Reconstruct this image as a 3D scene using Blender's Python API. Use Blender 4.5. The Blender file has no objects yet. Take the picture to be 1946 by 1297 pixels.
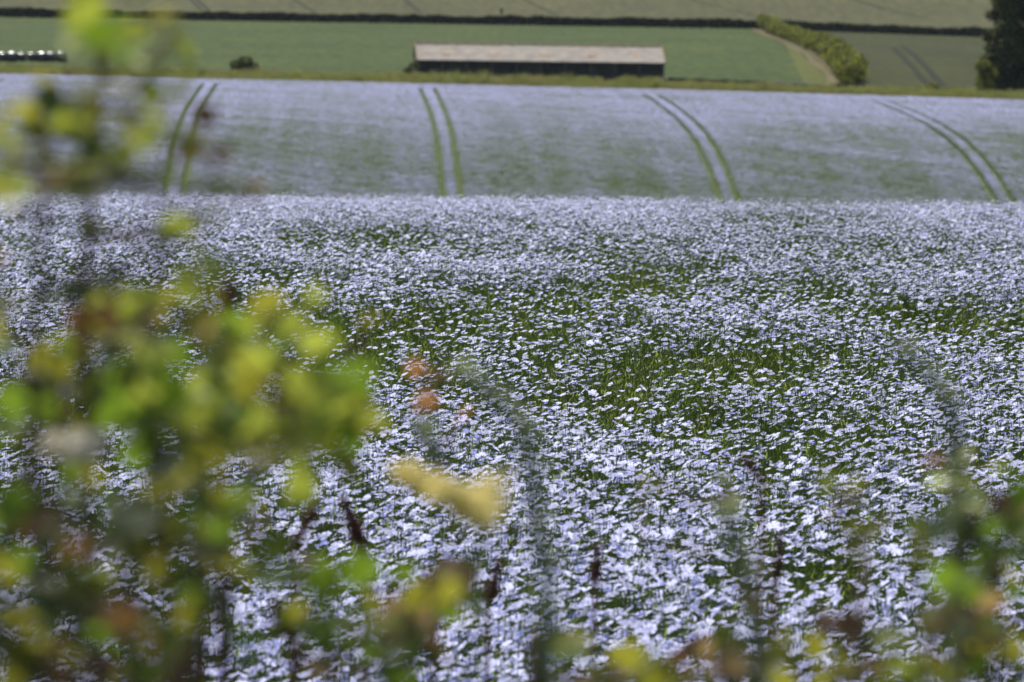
import bpy, bmesh, math, random
import numpy as np
from mathutils import Vector, Matrix
random.seed(7); rng = np.random.default_rng(7)
sc = bpy.context.scene
COL = sc.collection

# ------------------------------------------------------------------ camera
W, H = 1946.0, 1297.0
LENS = 200.0
P = 36.0 / LENS / W                       # radians per photo pixel
PITCH = (648.5 + 150) * P
ROLL = 0.015
CAMZ = 1.577
F = Vector((0, math.cos(PITCH), -math.sin(PITCH)))
R0 = Vector((1, 0, 0)); U0 = Vector((0, math.sin(PITCH), math.cos(PITCH)))
RT = (R0 * math.cos(ROLL) + U0 * math.sin(ROLL)).normalized()
UP = (-R0 * math.sin(ROLL) + U0 * math.cos(ROLL)).normalized()
cam = bpy.data.cameras.new('camera'); camo = bpy.data.objects.new('camera', cam); COL.objects.link(camo)
cam.lens = LENS; cam.sensor_width = 36; cam.clip_start = 0.1; cam.clip_end = 20000
m = Matrix((RT, UP, -F)).transposed().to_4x4(); m.translation = (0, 0, CAMZ)
camo.matrix_world = m
cam.dof.use_dof = True; cam.dof.focus_distance = 15.5; cam.dof.aperture_fstop = 15.5
sc.camera = camo

# ------------------------------------------------------------------ sky, sun, exposure
SUN_EL, SUN_AZ = math.radians(56), math.radians(-20)     # behind the fields, a little to the left
wd = bpy.data.worlds.new('World'); sc.world = wd; wd.use_nodes = True
nt = wd.node_tree
sky = nt.nodes.new('ShaderNodeTexSky'); sky.sky_type = 'NISHITA'; sky.sun_disc = False
sky.sun_elevation = SUN_EL; sky.sun_rotation = SUN_AZ % (2 * math.pi)
bg = nt.nodes['Background']; bg.inputs['Strength'].default_value = 0.10
nt.links.new(sky.outputs[0], bg.inputs[0])
sl = bpy.data.lights.new('sun', 'SUN'); slo = bpy.data.objects.new('sun', sl); COL.objects.link(slo)
sl.energy = 4.3; sl.angle = math.radians(0.55); sl.color = (1, 0.945, 0.84)
S = Vector((math.sin(SUN_AZ) * math.cos(SUN_EL), math.cos(SUN_AZ) * math.cos(SUN_EL), math.sin(SUN_EL)))
slo.rotation_euler = S.to_track_quat('Z', 'Y').to_euler(); slo.location = S * 50
sc.view_settings.view_transform = 'Standard'; sc.view_settings.look = 'None'
sc.view_settings.exposure = 0.38; sc.view_settings.gamma = 1.0

# ------------------------------------------------------------------ terrain function
_pts = np.array([(60, 3.58), (90, 6.3), (150, 13.5), (250, 24), (350, 29), (430, 29.2), (470, 26.9), (492, 24.25),
                 (508, 22.2), (525, 20.75), (545, 19.85), (570, 19.38), (600, 19.15), (650, 19.05), (672, 18.95), (850, 19.7), (1105, 20.3),
                 (1140, 20.0), (1400, 12.5), (1900, -8), (2600, -45), (5000, -80)])
_slopes = np.gradient(_pts[:, 1], _pts[:, 0]); _slopes[0] = 0.066
def prof(d):
    d = np.asarray(d, float)
    near = 1.577 + .00055 * d + .000546 * d * d
    i = np.clip(np.searchsorted(_pts[:, 0], d) - 1, 0, len(_pts) - 2)
    x0, x1 = _pts[i, 0], _pts[i + 1, 0]; h = x1 - x0; t = np.clip((d - x0) / h, 0, 1)
    a, b = _pts[i, 1], _pts[i + 1, 1]; ma, mb = _slopes[i] * h, _slopes[i + 1] * h
    far = (2*t**3 - 3*t**2 + 1)*a + (t**3 - 2*t**2 + t)*ma + (-2*t**3 + 3*t**2)*b + (t**3 - t**2)*mb
    return np.where(d < 60, np.where(d < 0, 1.577, near), far)
def G(x, y):
    y = np.asarray(y, float); x = np.asarray(x, float)
    k = np.clip((200 - y) / 120, 0, 1)
    return CAMZ - prof(y) + 0.0043 * x * k
def ray(px, py):
    return F + RT * ((px - W/2) * P) - UP * ((py - H/2) * P)
def at(px, py, d):                         # point on the pixel's ray at ground distance d
    v = ray(px, py); return Vector((0, 0, CAMZ)) + v * (d / v.y)
def hit(px, py, d0=470, d1=2500, lift=0.0):  # where a pixel's ray meets the ground
    v = ray(px, py); dd = np.arange(d0, d1, 0.5)
    z = CAMZ + v.z / v.y * dd; g = G(v.x / v.y * dd, dd) + lift
    w = np.nonzero(z <= g)[0]
    d = dd[w[0]] if len(w) else d1
    return Vector((v.x / v.y * d, d, float(G(v.x / v.y * d, d))))
def onground(px, d):
    v = at(px, 150, d); return Vector((v.x, d, float(G(v.x, d))))

_lat = rng.random((256, 256))
def vnoise(x, y):
    xi = np.floor(x).astype(int); yi = np.floor(y).astype(int); fx = x - xi; fy = y - yi
    fx = fx*fx*(3-2*fx); fy = fy*fy*(3-2*fy)
    g = lambda a, b: _lat[a % 256, b % 256]
    return (g(xi, yi)*(1-fx) + g(xi+1, yi)*fx)*(1-fy) + (g(xi, yi+1)*(1-fx) + g(xi+1, yi+1)*fx)*fy
def fbm(x, y):
    return 0.5*vnoise(x, y) + 0.3*vnoise(x*2.1+17, y*2.1+5) + 0.2*vnoise(x*4.3+71, y*4.3+39)

# ------------------------------------------------------------------ materials
def _new(name):
    ma = bpy.data.materials.new(name); ma.use_nodes = True
    t = ma.node_tree; return ma, t, t.nodes['Principled BSDF'], t.nodes['Material Output']
def leafmat(name, col, trans=0.45, var=0.35, tcol=None, rough=0.55, spec=0.25, attr=None):
    """foliage: reflected + transmitted light, value varied per object and per spot"""
    ma, t, b, out = _new(name); N, L = t.nodes, t.links
    b.inputs['Roughness'].default_value = rough; b.inputs['Specular IOR Level'].default_value = spec
    oi = N.new('ShaderNodeObjectInfo'); geo = N.new('ShaderNodeNewGeometry')
    nz = N.new('ShaderNodeTexNoise'); nz.inputs['Scale'].default_value = 1.3; nz.inputs['Detail'].default_value = 3
    L.new(geo.outputs['Position'], nz.inputs['Vector'])
    add = N.new('ShaderNodeMath'); add.operation = 'ADD'
    ri = N.new('ShaderNodeMath'); ri.operation = 'ADD'
    L.new(oi.outputs['Random'], ri.inputs[0]); L.new(geo.outputs['Random Per Island'], ri.inputs[1])
    L.new(ri.outputs[0], add.inputs[0]); L.new(nz.outputs['Fac'], add.inputs[1])
    mr = N.new('ShaderNodeMapRange'); mr.inputs['From Min'].default_value = 0.3; mr.inputs['From Max'].default_value = 2.2
    mr.inputs['To Min'].default_value = 1 - var; mr.inputs['To Max'].default_value = 1 + var
    L.new(add.outputs[0], mr.inputs['Value'])
    def hs(c):
        h = N.new('ShaderNodeHueSaturation'); h.inputs['Color'].default_value = (*c, 1)
        L.new(mr.outputs[0], h.inputs['Value']); return h
    h1 = hs(col); L.new(h1.outputs[0], b.inputs['Base Color'])
    tr = N.new('ShaderNodeBsdfTranslucent'); h2 = hs(tcol or col); L.new(h2.outputs[0], tr.inputs['Color'])
    mx = N.new('ShaderNodeMixShader'); mx.inputs[0].default_value = trans
    L.new(b.outputs[0], mx.inputs[1]); L.new(tr.outputs[0], mx.inputs[2]); L.new(mx.outputs[0], out.inputs[0])
    return ma
def groundmat(name, c1, c2, scale=(1, 1, 1), c3=None, bump=0.0, bscale=6.0, fs=(1, 1, 1)):
    ma, t, b, out = _new(name); N, L = t.nodes, t.links
    b.inputs['Roughness'].default_value = 0.9; b.inputs['Specular IOR Level'].default_value = 0.1
    geo = N.new('ShaderNodeNewGeometry'); mp = N.new('ShaderNodeMapping'); mp.inputs['Scale'].default_value = scale
    L.new(geo.outputs['Position'], mp.inputs[0])
    nz = N.new('ShaderNodeTexNoise'); nz.inputs['Scale'].default_value = 1; nz.inputs['Detail'].default_value = 7; nz.inputs['Roughness'].default_value = 0.65
    L.new(mp.outputs[0], nz.inputs['Vector'])
    cr = N.new('ShaderNodeValToRGB'); e = cr.color_ramp.elements
    e[0].position = 0.33; e[0].color = (*c1, 1); e[1].position = 0.67; e[1].color = (*c2, 1)
    if c3: k = e.new(0.5); k.color = (*c3, 1)
    L.new(nz.outputs['Fac'], cr.inputs[0])
    fine = N.new('ShaderNodeTexNoise'); fine.inputs['Scale'].default_value = bscale; fine.inputs['Detail'].default_value = 4
    mp2 = N.new('ShaderNodeMapping'); mp2.inputs['Scale'].default_value = fs; L.new(geo.outputs['Position'], mp2.inputs[0])
    L.new(mp2.outputs[0], fine.inputs['Vector'])
    mr = N.new('ShaderNodeMapRange'); mr.inputs['From Min'].default_value = .25; mr.inputs['From Max'].default_value = .75
    mr.inputs['To Min'].default_value = .66; mr.inputs['To Max'].default_value = 1.34
    L.new(fine.outputs['Fac'], mr.inputs['Value'])
    h = N.new('ShaderNodeHueSaturation'); L.new(cr.outputs[0], h.inputs['Color']); L.new(mr.outputs[0], h.inputs['Value'])
    L.new(h.outputs[0], b.inputs['Base Color'])
    if bump:
        bp = N.new('ShaderNodeBump'); bp.inputs['Strength'].default_value = 1; bp.inputs['Distance'].default_value = bump
        L.new(fine.outputs['Fac'], bp.inputs['Height']); L.new(bp.outputs[0], b.inputs['Normal'])
    return ma
def plain(name, col, rough=0.7, spec=0.3, nscale=8.0, var=0.25, bump=0.0):
    ma, t, b, out = _new(name); N, L = t.nodes, t.links
    b.inputs['Roughness'].default_value = rough; b.inputs['Specular IOR Level'].default_value = spec
    tc = N.new('ShaderNodeTexCoord'); nz = N.new('ShaderNodeTexNoise'); nz.inputs['Scale'].default_value = nscale; nz.inputs['Detail'].default_value = 6
    L.new(tc.outputs['Object'], nz.inputs['Vector'])
    mr = N.new('ShaderNodeMapRange'); mr.inputs['From Min'].default_value = .3; mr.inputs['From Max'].default_value = .7
    mr.inputs['To Min'].default_value = 1-var; mr.inputs['To Max'].default_value = 1+var
    L.new(nz.outputs['Fac'], mr.inputs['Value'])
    h = N.new('ShaderNodeHueSaturation'); h.inputs['Color'].default_value = (*col, 1); L.new(mr.outputs[0], h.inputs['Value'])
    L.new(h.outputs[0], b.inputs['Base Color'])
    if bump:
        bp = N.new('ShaderNodeBump'); bp.inputs['Distance'].default_value = bump
        L.new(nz.outputs['Fac'], bp.inputs['Height']); L.new(bp.outputs[0], b.inputs['Normal'])
    return ma

M = {}
M['petal'] = leafmat('petal', (.655, .665, .985), .55, .2, (.695, .71, .99), .5, .2)
M['petal_blue'] = leafmat('petal_blue', (.33, .36, .84), .45, .25, (.33, .37, .88), .5, .2)
M['petal_far'] = leafmat('petal_far', (.57, .56, .86), .5, .2, (.58, .575, .88), .7, .1)
M['flax_green'] = leafmat('flax_green', (.145, .185, .045), .48, .4, (.22, .28, .05))
M['flax_far'] = leafmat('flax_far', (.14, .19, .06), .4, .3, (.19, .25, .06), .8, .05)
M['grass'] = leafmat('grass', (.22, .25, .075), .45, .45, (.27, .30, .08), .8, .1)
M['grass_dry'] = leafmat('grass_dry', (.36, .32, .13), .35, .35, None, .8, .1)
M['hedge_dark'] = leafmat('hedge_dark', (.024, .032, .022), .1, .5, None, .8, .1)
M['hedge_mid'] = leafmat('hedge_mid', (.12, .13, .04), .3, .45, (.16, .17, .035), .7, .15)
M['tree_dark'] = leafmat('tree_dark', (.080, .095, .040), .25, .7, None, .7, .15)
M['bush_yellow'] = leafmat('bush_yellow', (.20, .22, .035), .4, .4, (.30, .32, .035), .7, .15)
M['bark'] = plain('bark', (.06, .045, .032), .9, .1, 20, .4)
M['soil'] = groundmat('soil', (.05, .06, .025), (.09, .10, .04), (2, 2, 2), bump=.02)
M['far_soil'] = groundmat('far_soil', (.055, .078, .018), (.08, .105, .026), (.5, .5, .5))
M['green_field'] = groundmat('green_field', (.034, .055, .008), (.056, .073, .012), (.05, .02, .05), (.043, .064, .010), .12, .9, (1, .07, 1))
M['olive_field'] = groundmat('olive_field', (.023, .028, .0035), (.039, .042, .005), (.05, .015, .05), None, .12, .9, (1, .07, 1))
M['beige_field'] = groundmat('beige_field', (.054, .056, .018), (.078, .075, .028), (.03, .006, .03), None, .1, .7, (1, .07, 1))
M['track'] = groundmat('track', (.095, .080, .036), (.145, .118, .058), (.3, .3, .3))
M['rough'] = groundmat('rough', (.06, .058, .020), (.10, .085, .036), (.4, .4, .4))
M['strip'] = groundmat('strip', (.068, .080, .015), (.095, .100, .020), (.2, .08, .2), None, .1, 1.5)
M['tramline_dark'] = groundmat('tramline_dark', (.010, .013, .004), (.016, .020, .006), (.3, .3, .3))

# ------------------------------------------------------------------ helpers
def link(o, parent=None):
    COL.objects.link(o)
    if parent is not None: o.parent = parent
    return o
def mesh_np(name, verts, faces, mats, midx=None, smooth=False):
    """verts (n,3), faces: one (k,4) or (k,3) array, or a list of lists"""
    me = bpy.data.meshes.new(name)
    verts = np.asarray(verts, np.float32)
    if isinstance(faces, np.ndarray):
        k, c = faces.shape
        me.vertices.add(len(verts)); me.vertices.foreach_set('co', verts.ravel())
        me.loops.add(k*c); me.loops.foreach_set('vertex_index', faces.ravel().astype(np.int32))
        me.polygons.add(k); me.polygons.foreach_set('loop_start', np.arange(0, k*c, c, dtype=np.int32))
        me.update(calc_edges=True)
    else:
        me.from_pydata(verts.tolist(), [], faces)
    for x in (mats if isinstance(mats, (list, tuple)) else [mats]): me.materials.append(x)
    if midx is not None: me.polygons.foreach_set('material_index', np.asarray(midx, np.int32))
    if smooth: me.polygons.foreach_set('use_smooth', np.ones(len(me.polygons), bool))
    me.validate(); me.update()
    return me
def obj(name, me, parent=None, loc=None):
    o = bpy.data.objects.new(name, me); link(o, parent)
    if loc is not None: o.location = loc
    return o
def tag(o, label=None, cat=None, group=None, kind=None):
    if label: o['label'] = label
    if cat: o['category'] = cat
    if group: o['group'] = group
    if kind: o['kind'] = kind
    return o
def thing(name, loc, label, cat, group=None, rz=0):
    o = bpy.data.objects.new(name, None); COL.objects.link(o); o.location = loc; o.rotation_euler[2] = rz
    o.empty_display_size = .2
    return tag(o, label, cat, group)
class MB:
    """collects polygons with a material index"""
    def __init__(s): s.v = []; s.f = []; s.m = []
    def poly(s, pts, mi=0):
        b = len(s.v); s.v += [tuple(p) for p in pts]; s.f.append(list(range(b, b+len(pts)))); s.m.append(mi)
    def grid(s, rows, mi=0, closed=False):
        b = len(s.v); n = len(rows[0])
        for r in rows: s.v += [tuple(p) for p in r]
        for i in range(len(rows)-1):
            for j in range(n if closed else n-1):
                k = (j+1) % n
                s.f.append([b+i*n+j, b+i*n+k, b+(i+1)*n+k, b+(i+1)*n+j]); s.m.append(mi)
    def box(s, x0, x1, y0, y1, z0, z1, mi=0):
        b = len(s.v); s.v += [(x, y, z) for z in (z0, z1) for y in (y0, y1) for x in (x0, x1)]
        for f in ((0,2,3,1),(4,5,7,6),(0,1,5,4),(2,6,7,3),(0,4,6,2),(1,3,7,5)):
            s.f.append([b+i for i in f]); s.m.append(mi)
    def tube(s, pts, radii, n=5, mi=0, cap=True):
        pts = [Vector(p) for p in pts]; rows = []
        ref = Vector((.31, .87, .37)).normalized()
        for i, p in enumerate(pts):
            t = (pts[min(i+1, len(pts)-1)] - pts[max(i-1, 0)])
            t = t.normalized() if t.length > 1e-9 else Vector((0, 0, 1))
            a = t.cross(ref); a = a.normalized() if a.length > .05 else t.orthogonal().normalized()
            b = t.cross(a); r = radii[i] if hasattr(radii, '__len__') else radii
            rows.append([p + (a*math.cos(2*math.pi*k/n) + b*math.sin(2*math.pi*k/n))*r for k in range(n)])
        s.grid(rows, mi, True)
        if cap: s.poly(rows[-1], mi); s.poly(rows[0][::-1], mi)
    def octa(s, c, r, mi=0, sz=1.0):
        b = len(s.v); x, y, z = c
        s.v += [(x+r,y,z),(x-r,y,z),(x,y+r,z),(x,y-r,z),(x,y,z+r*sz),(x,y,z-r*sz)]
        for f in ((0,2,4),(2,1,4),(1,3,4),(3,0,4),(2,0,5),(1,2,5),(3,1,5),(0,3,5)):
            s.f.append([b+i for i in f]); s.m.append(mi)
    def mesh(s, name, mats, smooth=False):
        me = bpy.data.meshes.new(name); me.from_pydata(s.v, [], s.f)
        for x in (mats if isinstance(mats, (list, tuple)) else [mats]): me.materials.append(x)
        me.polygons.foreach_set('material_index', s.m)
        if smooth: me.polygons.foreach_set('use_smooth', [True]*len(s.f))
        me.update(); return me

def leaf_cloud(name, centers, size, mats, weights=None, updir=0.35):
    """many leaf-sized quads, one mesh"""
    c = np.asarray(centers); n = len(c)
    nr = rng.normal(size=(n, 3)); nr[:, 2] += updir; nr /= np.linalg.norm(nr, axis=1)[:, None]
    a = np.cross(nr, rng.normal(size=(n, 3))); a /= np.linalg.norm(a, axis=1)[:, None]
    b = np.cross(nr, a)
    s = np.asarray(size) * (0.65 + 0.7*rng.random(n)); s = s[:, None]
    v = np.stack([c - a*s, c - b*s*.5 + nr*s*.12, c + a*s, c + b*s*.5 + nr*s*.12], 1).reshape(-1, 3)
    f = np.arange(4*n).reshape(n, 4)
    mats = mats if isinstance(mats, list) else [mats]
    mi = rng.choice(len(mats), n, p=weights)
    return mesh_np(name, v, f, mats, mi)
def clump_points(cx, cy, cz, rx, ry, rz, n, shell=0.55):
    """points in the outer part of a lumpy ellipsoid"""
    d = rng.normal(size=(n, 3)); d /= np.linalg.norm(d, axis=1)[:, None]
    lump = 0.78 + 0.45*fbm(d[:, 0]*2.2 + cx*.7 + 9, d[:, 2]*2.2 + d[:, 1]*1.7 + cy*.3)
    r = (shell + (1-shell)*rng.random(n)**.6) * lump
    return np.stack([cx + d[:, 0]*rx*r, cy + d[:, 1]*ry*r, cz + d[:, 2]*rz*r], 1)

def scatter(name, pts, rot, scl, idx, protos, parent=None):
    """one 'stuff' object: the prototypes set out on the given points"""
    me = bpy.data.meshes.new(name); me.vertices.add(len(pts)); me.vertices.foreach_set('co', np.asarray(pts, np.float32).ravel())
    for nm, ty, val in (('rot', 'FLOAT_VECTOR', rot), ('scl', 'FLOAT', scl), ('idx', 'INT', idx)):
        a = me.attributes.new(nm, ty, 'POINT')
        a.data.foreach_set('vector' if ty == 'FLOAT_VECTOR' else 'value', np.asarray(val, np.int32 if ty == 'INT' else np.float32).ravel())
    o = obj(name, me, parent)
    col = bpy.data.collections.new(name + '_kinds')
    for i, pm in enumerate(protos): col.objects.link(bpy.data.objects.new('%s_kind_%02d' % (name, i), pm))
    g = bpy.data.node_groups.new(name, 'GeometryNodeTree')
    g.interface.new_socket('Geometry', in_out='INPUT', socket_type='NodeSocketGeometry')
    g.interface.new_socket('Geometry', in_out='OUTPUT', socket_type='NodeSocketGeometry')
    N, L = g.nodes, g.links
    gi = N.new('NodeGroupInput'); go = N.new('NodeGroupOutput'); ip = N.new('GeometryNodeInstanceOnPoints')
    ci = N.new('GeometryNodeCollectionInfo'); ci.inputs['Collection'].default_value = col
    ci.inputs['Separate Children'].default_value = True; ci.inputs['Reset Children'].default_value = True
    def na(nm, ty):
        n = N.new('GeometryNodeInputNamedAttribute'); n.data_type = ty; n.inputs['Name'].default_value = nm
        return [x for x in n.outputs if x.enabled and x.name == 'Attribute'][0]
    e2r = N.new('FunctionNodeEulerToRotation')
    L.new(gi.outputs[0], ip.inputs['Points']); L.new(ci.outputs[0], ip.inputs['Instance'])
    ip.inputs['Pick Instance'].default_value = True
    L.new(na('idx', 'INT'), ip.inputs['Instance Index']); L.new(na('rot', 'FLOAT_VECTOR'), e2r.inputs[0])
    L.new(e2r.outputs[0], ip.inputs['Rotation']); L.new(na('scl', 'FLOAT'), ip.inputs['Scale'])
    L.new(ip.outputs[0], go.inputs[0])
    md = o.modifiers.new('scatter', 'NODES'); md.node_group = g
    return o

# ------------------------------------------------------------------ the ground and the fields
def sheet(name, ys, xa, xb, mat, lift=0.0, nx=24, kind='structure'):
    ys = np.asarray(ys, float); V = []
    for y in ys:
        a = xa(y) if callable(xa) else xa; b = xb(y) if callable(xb) else xb
        xs = np.linspace(a, b, nx); V.append(np.stack([xs, np.full(nx, y), G(xs, y) + lift], 1))
    V = np.concatenate(V); r = len(ys)
    i = (np.arange(r-1)[:, None]*nx + np.arange(nx-1)[None]).ravel()
    Fq = np.stack([i, i+1, i+nx+1, i+nx], 1)
    o = obj(name, mesh_np(name, V, Fq, mat, smooth=True)); o['kind'] = kind
    return o
ys_all = np.concatenate([np.arange(-40, 0, 5), np.arange(0, 60, 1), np.arange(60, 470, 8), np.arange(470, 680, 2), np.arange(680, 1100, 12), np.arange(1100, 1200, 4), np.arange(1200, 5000, 40)])
sheet('ground', ys_all, lambda y: -(40 + .6*abs(y)), lambda y: 40 + .6*abs(y), M['soil'], 0, 40)
# oblique far edge of the flax field: nearer on the right
_ed = [hit(px, py, lift=.5) for px, py in ((-400, 130), (0, 141), (400, 151), (700, 157.5), (1000, 165), (1300, 172.5), (1600, 181), (1946, 191), (2300, 201))]
def field_edge(x): return np.interp(x, [q.x for q in _ed], [q.y for q in _ed])
def edge_sheet():
    xs = np.linspace(-110, 110, 90); V = []; n = 70
    for x in xs:
        ys = np.concatenate([np.linspace(455, 560, 40), np.linspace(562, field_edge(x), n-40)])
        V.append(np.stack([np.full(n, x), ys, G(x, ys) + .05], 1))
    V = np.concatenate(V); i = (np.arange(89)[:, None]*n + np.arange(n-1)[None]).ravel()
    o = obj('flax_field', mesh_np('flax_field', V, np.stack([i, i+n, i+n+1, i+1], 1), M['far_soil'], smooth=True)); o['kind'] = 'structure'
edge_sheet()
hb = [hit(1618, 166), hit(1596, 132), hit(1574, 110), hit(1520, 84), hit(1463, 61)]        # foot of the receding hedge
tb = [hit(1592, 164), hit(1562, 127), hit(1530, 101), hit(1490, 80), hit(1438, 59)]        # middle of the track
hx = lambda y: float(np.interp(y, [p.y for p in hb], [p.x for p in hb]))
tx = lambda y: float(np.interp(y, [p.y for p in tb], [p.x for p in tb]))
yf = np.concatenate([np.arange(655, 700, 3), np.arange(700, 1101, 10)])
sheet('green_field', yf, lambda y: -260, lambda y: tx(y) - 1, M['green_field'], .05)
sheet('crop_field', yf, lambda y: hx(y) - 1, lambda y: 300, M['olive_field'], .05)
s0 = [hit(1528, 164), hit(1500, 100), hit(1490, 84)]
sx = lambda y: float(np.interp(y, [p.y for p in s0] + [s0[-1].y + 25], [p.x for p in s0] + [tx(s0[-1].y + 25) - 1.2]))
sheet('grass_strip', [y for y in yf if y < s0[-1].y + 30], sx, lambda y: max(tx(y) - .9, sx(y) + .1), M['strip'], .10, 6)
sheet('farm_track', yf, lambda y: tx(y) - .9 - .25*math.sin(y*.05), lambda y: tx(y) + .0 + .2*math.sin(y*.083), M['track'], .14, 4)
sheet('grass_verge', yf, lambda y: tx(y) - .5, lambda y: hx(y) + .2, M['rough'], .09, 4)
sheet('barley_field', np.concatenate([np.arange(1112, 1200, 8), np.arange(1200, 4900, 40)]), lambda y: -.5*y, lambda y: .5*y, M['beige_field'], .06, 40)

# ------------------------------------------------------------------ flax plants
def add_flower(mb, c, nrm, r, mi):
    """five overlapping petals, a shallow cup opening along nrm"""
    nrm = Vector(nrm).normalized(); a = nrm.orthogonal().normalized(); b = nrm.cross(a); c = Vector(c)
    ph = random.random()*6.28; cup = random.uniform(.12, .45)
    for k in range(5):
        t = ph + k*2*math.pi/5; u = a*math.cos(t) + b*math.sin(t); w = nrm.cross(u)
        q = lambda rr, ww, zz: c + u*(r*rr) + w*(r*ww) + nrm*(r*zz)
        tz = random.uniform(-.06, .06)
        p = [q(.06,-.04,0), q(.06,.04,0), q(.55,.33,cup*.55), q(.55,-.33,cup*.55+.04), q(.88,.42,cup*.72+tz), q(.88,-.42,cup*.72+tz+.03), q(1.03,0,cup*.66+tz)]
        mb.poly((p[0], p[3], p[2], p[1]), mi); mb.poly((p[3], p[5], p[4], p[2]), mi); mb.poly((p[5], p[6], p[4]), mi)
LEAN = Vector((-.20, .10, 1))
def rnd_normal(k=.30): return LEAN + Vector((random.gauss(0, k), random.gauss(0, k), 0))
def flax_shape(nfl, bush=1.0, big=1.0):
    """returns stem polygons and a list of flower spots (position, normal, radius)"""
    mb = MB(); Ht = random.uniform(.43, .53)
    lean = Vector((random.gauss(0, .03), random.gauss(0, .03), 0))
    P_ = lambda t: Vector((0, 0, 0)) + Vector((lean.x*t*t, lean.y*t*t, Ht*.84*t))
    mb.tube([P_(0), P_(.5), P_(1)], [.0016, .0013, .0010], 3, 0, False)
    spots = []
    nb = nfl + 3
    for i in range(nb):
        t0 = random.uniform(.70, 1.0); a = random.random()*6.28; rad = random.uniform(.012, .055)
        p0 = P_(t0); top = P_(1) + Vector((math.cos(a)*rad, math.sin(a)*rad, random.uniform(.02, .16)*Ht if i < nfl else random.uniform(-.02, .13)*Ht))
        mid = (p0+top)/2 + Vector((math.cos(a), math.sin(a), -.3))*.008
        mb.tube([p0, mid, top], [.0009, .0008, .0007], 3, 0, False)
        if i < nfl: spots.append((top, rnd_normal(), random.uniform(.0062, .0096)*big))
        else: mb.octa(top, random.uniform(.0024, .0036), 0, 1.3)
    for i in range(int(26*bush)):
        t = random.uniform(.3, 1.08); a = random.random()*6.28; p = P_(min(t, 1)); p.z = Ht*.84*t
        l = random.uniform(.018, .036); w = random.uniform(.0016, .0028); up = random.uniform(.3, 1.4)
        d = Vector((math.cos(a), math.sin(a), up)).normalized(); s = Vector((-math.sin(a), math.cos(a), 0))
        if t > 1: p = P_(1) + Vector((random.gauss(0, .02), random.gauss(0, .02), random.uniform(-.03, .03)))
        mb.poly((p - s*w*.4, p + d*l*.5 - s*w, p + d*l, p + d*l*.5 + s*w), 0)
    return mb, spots
protos = []
NF = 16
for i in range(NF):                                     # 0..7 in small flower, 8..15 larger
    mb, sp = flax_shape(random.choice([4, 5, 5, 6]), 1.0, 1.0 if i < 8 else 1.35)
    for c, n, r in sp: add_flower(mb, c, n, r, 1 if random.random() > .035 else 2)
    protos.append(mb.mesh('flax_kind', [M['flax_green'], M['petal'], M['petal_blue']]))
for i in range(5):                                      # then in bud
    mb, sp = flax_shape(0, 1.7); protos.append(mb.mesh('flax_kind', [M['flax_green']]))

def halfw(d): return .0925*d*1.06 + .9
NEAR0 = 8.75
def flax_points(d0, d1, dens):
    area = sum(2*halfw(d)*.25 for d in np.arange(d0, d1, .25)); n = int(area*dens)
    d = d0 + (d1-d0)*rng.random(int(n*2.2)); keep = rng.random(len(d)) < halfw(d)/halfw(d1); d = d[keep][:n]
    x = (rng.random(len(d))*2-1)*halfw(d); return x, d
GAPS = [(1450, 822, 350, 13), (480, 600, 170, 32), (930, 585, 210, 14), (1120, 565, 150, 11), (1500, 422, 210, 15), (1850, 600, 160, 17),
        (1130, 770, 70, 13), (330, 590, 90, 30), (1250, 520, 150, 8), (700, 470, 170, 13), (1650, 690, 120, 9), (1000, 645, 90, 9), (1700, 500, 150, 9), (1560, 545, 110, 8)]
def flowering(x, d):
    n = fbm(x*.45 + 3, d*.55 + .2*x + 11)*.65 + .35*vnoise(x*1.8 + 50, d*1.5 + 9)
    zc = CAMZ - (1.057 + .00055*d + .000546*d*d) + .0043*x
    # photo position of the canopy point, to set the bare green hollows where the photograph has them
    v = np.stack([x, d, zc - CAMZ], 1); f = v @ np.array(F)
    px = W/2 + (v @ np.array(RT))/f/P; py = H/2 - (v @ np.array(UP))/f/P
    n = n + .05*np.interp(d, [9, 14], [1, 0])
    k = np.clip((n - .385)/.13, 0, 1)*np.interp(d, [9, 16, 26, 40], [1, .9, .54, .28])
    for gx, gy, rx, ry in GAPS:
        e = ((px-gx)/rx)**2 + ((py-gy+32)/(ry+15))**2   # flowers in front overlap a hollow, so it is wider than it shows
        k *= 1 - .96*np.exp(-e**1.5*.8)
    return k
x, d = flax_points(NEAR0, 54, 420)
k = flowering(x, d)
fl = rng.random(len(x)) < (.07 + .91*k)
idx = np.where(fl, rng.integers(0, 8, len(x)) + 8*(rng.random(len(x)) < np.interp(d, [8.5, 13], [1, .1])), NF + rng.integers(0, 5, len(x)))
z = G(x, d) - .015 + .05*(vnoise(x*1.3, d*1.3) - .5) - .06*(1-k)*(1-fl)
rot = np.stack([rng.normal(0, .06, len(x)), rng.normal(0, .06, len(x)), rng.uniform(-.6, .6, len(x))], 1)
crop = scatter('flax_crop', np.stack([x, d, z], 1), rot, rng.uniform(.94, 1.06, len(x))*np.interp(d, [8, 14], [1.05, 1]), idx, protos)
tag(crop, 'dense pale blue flowering flax crop filling the near slope up to its brow', 'flax crop', kind='stuff')

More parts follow.
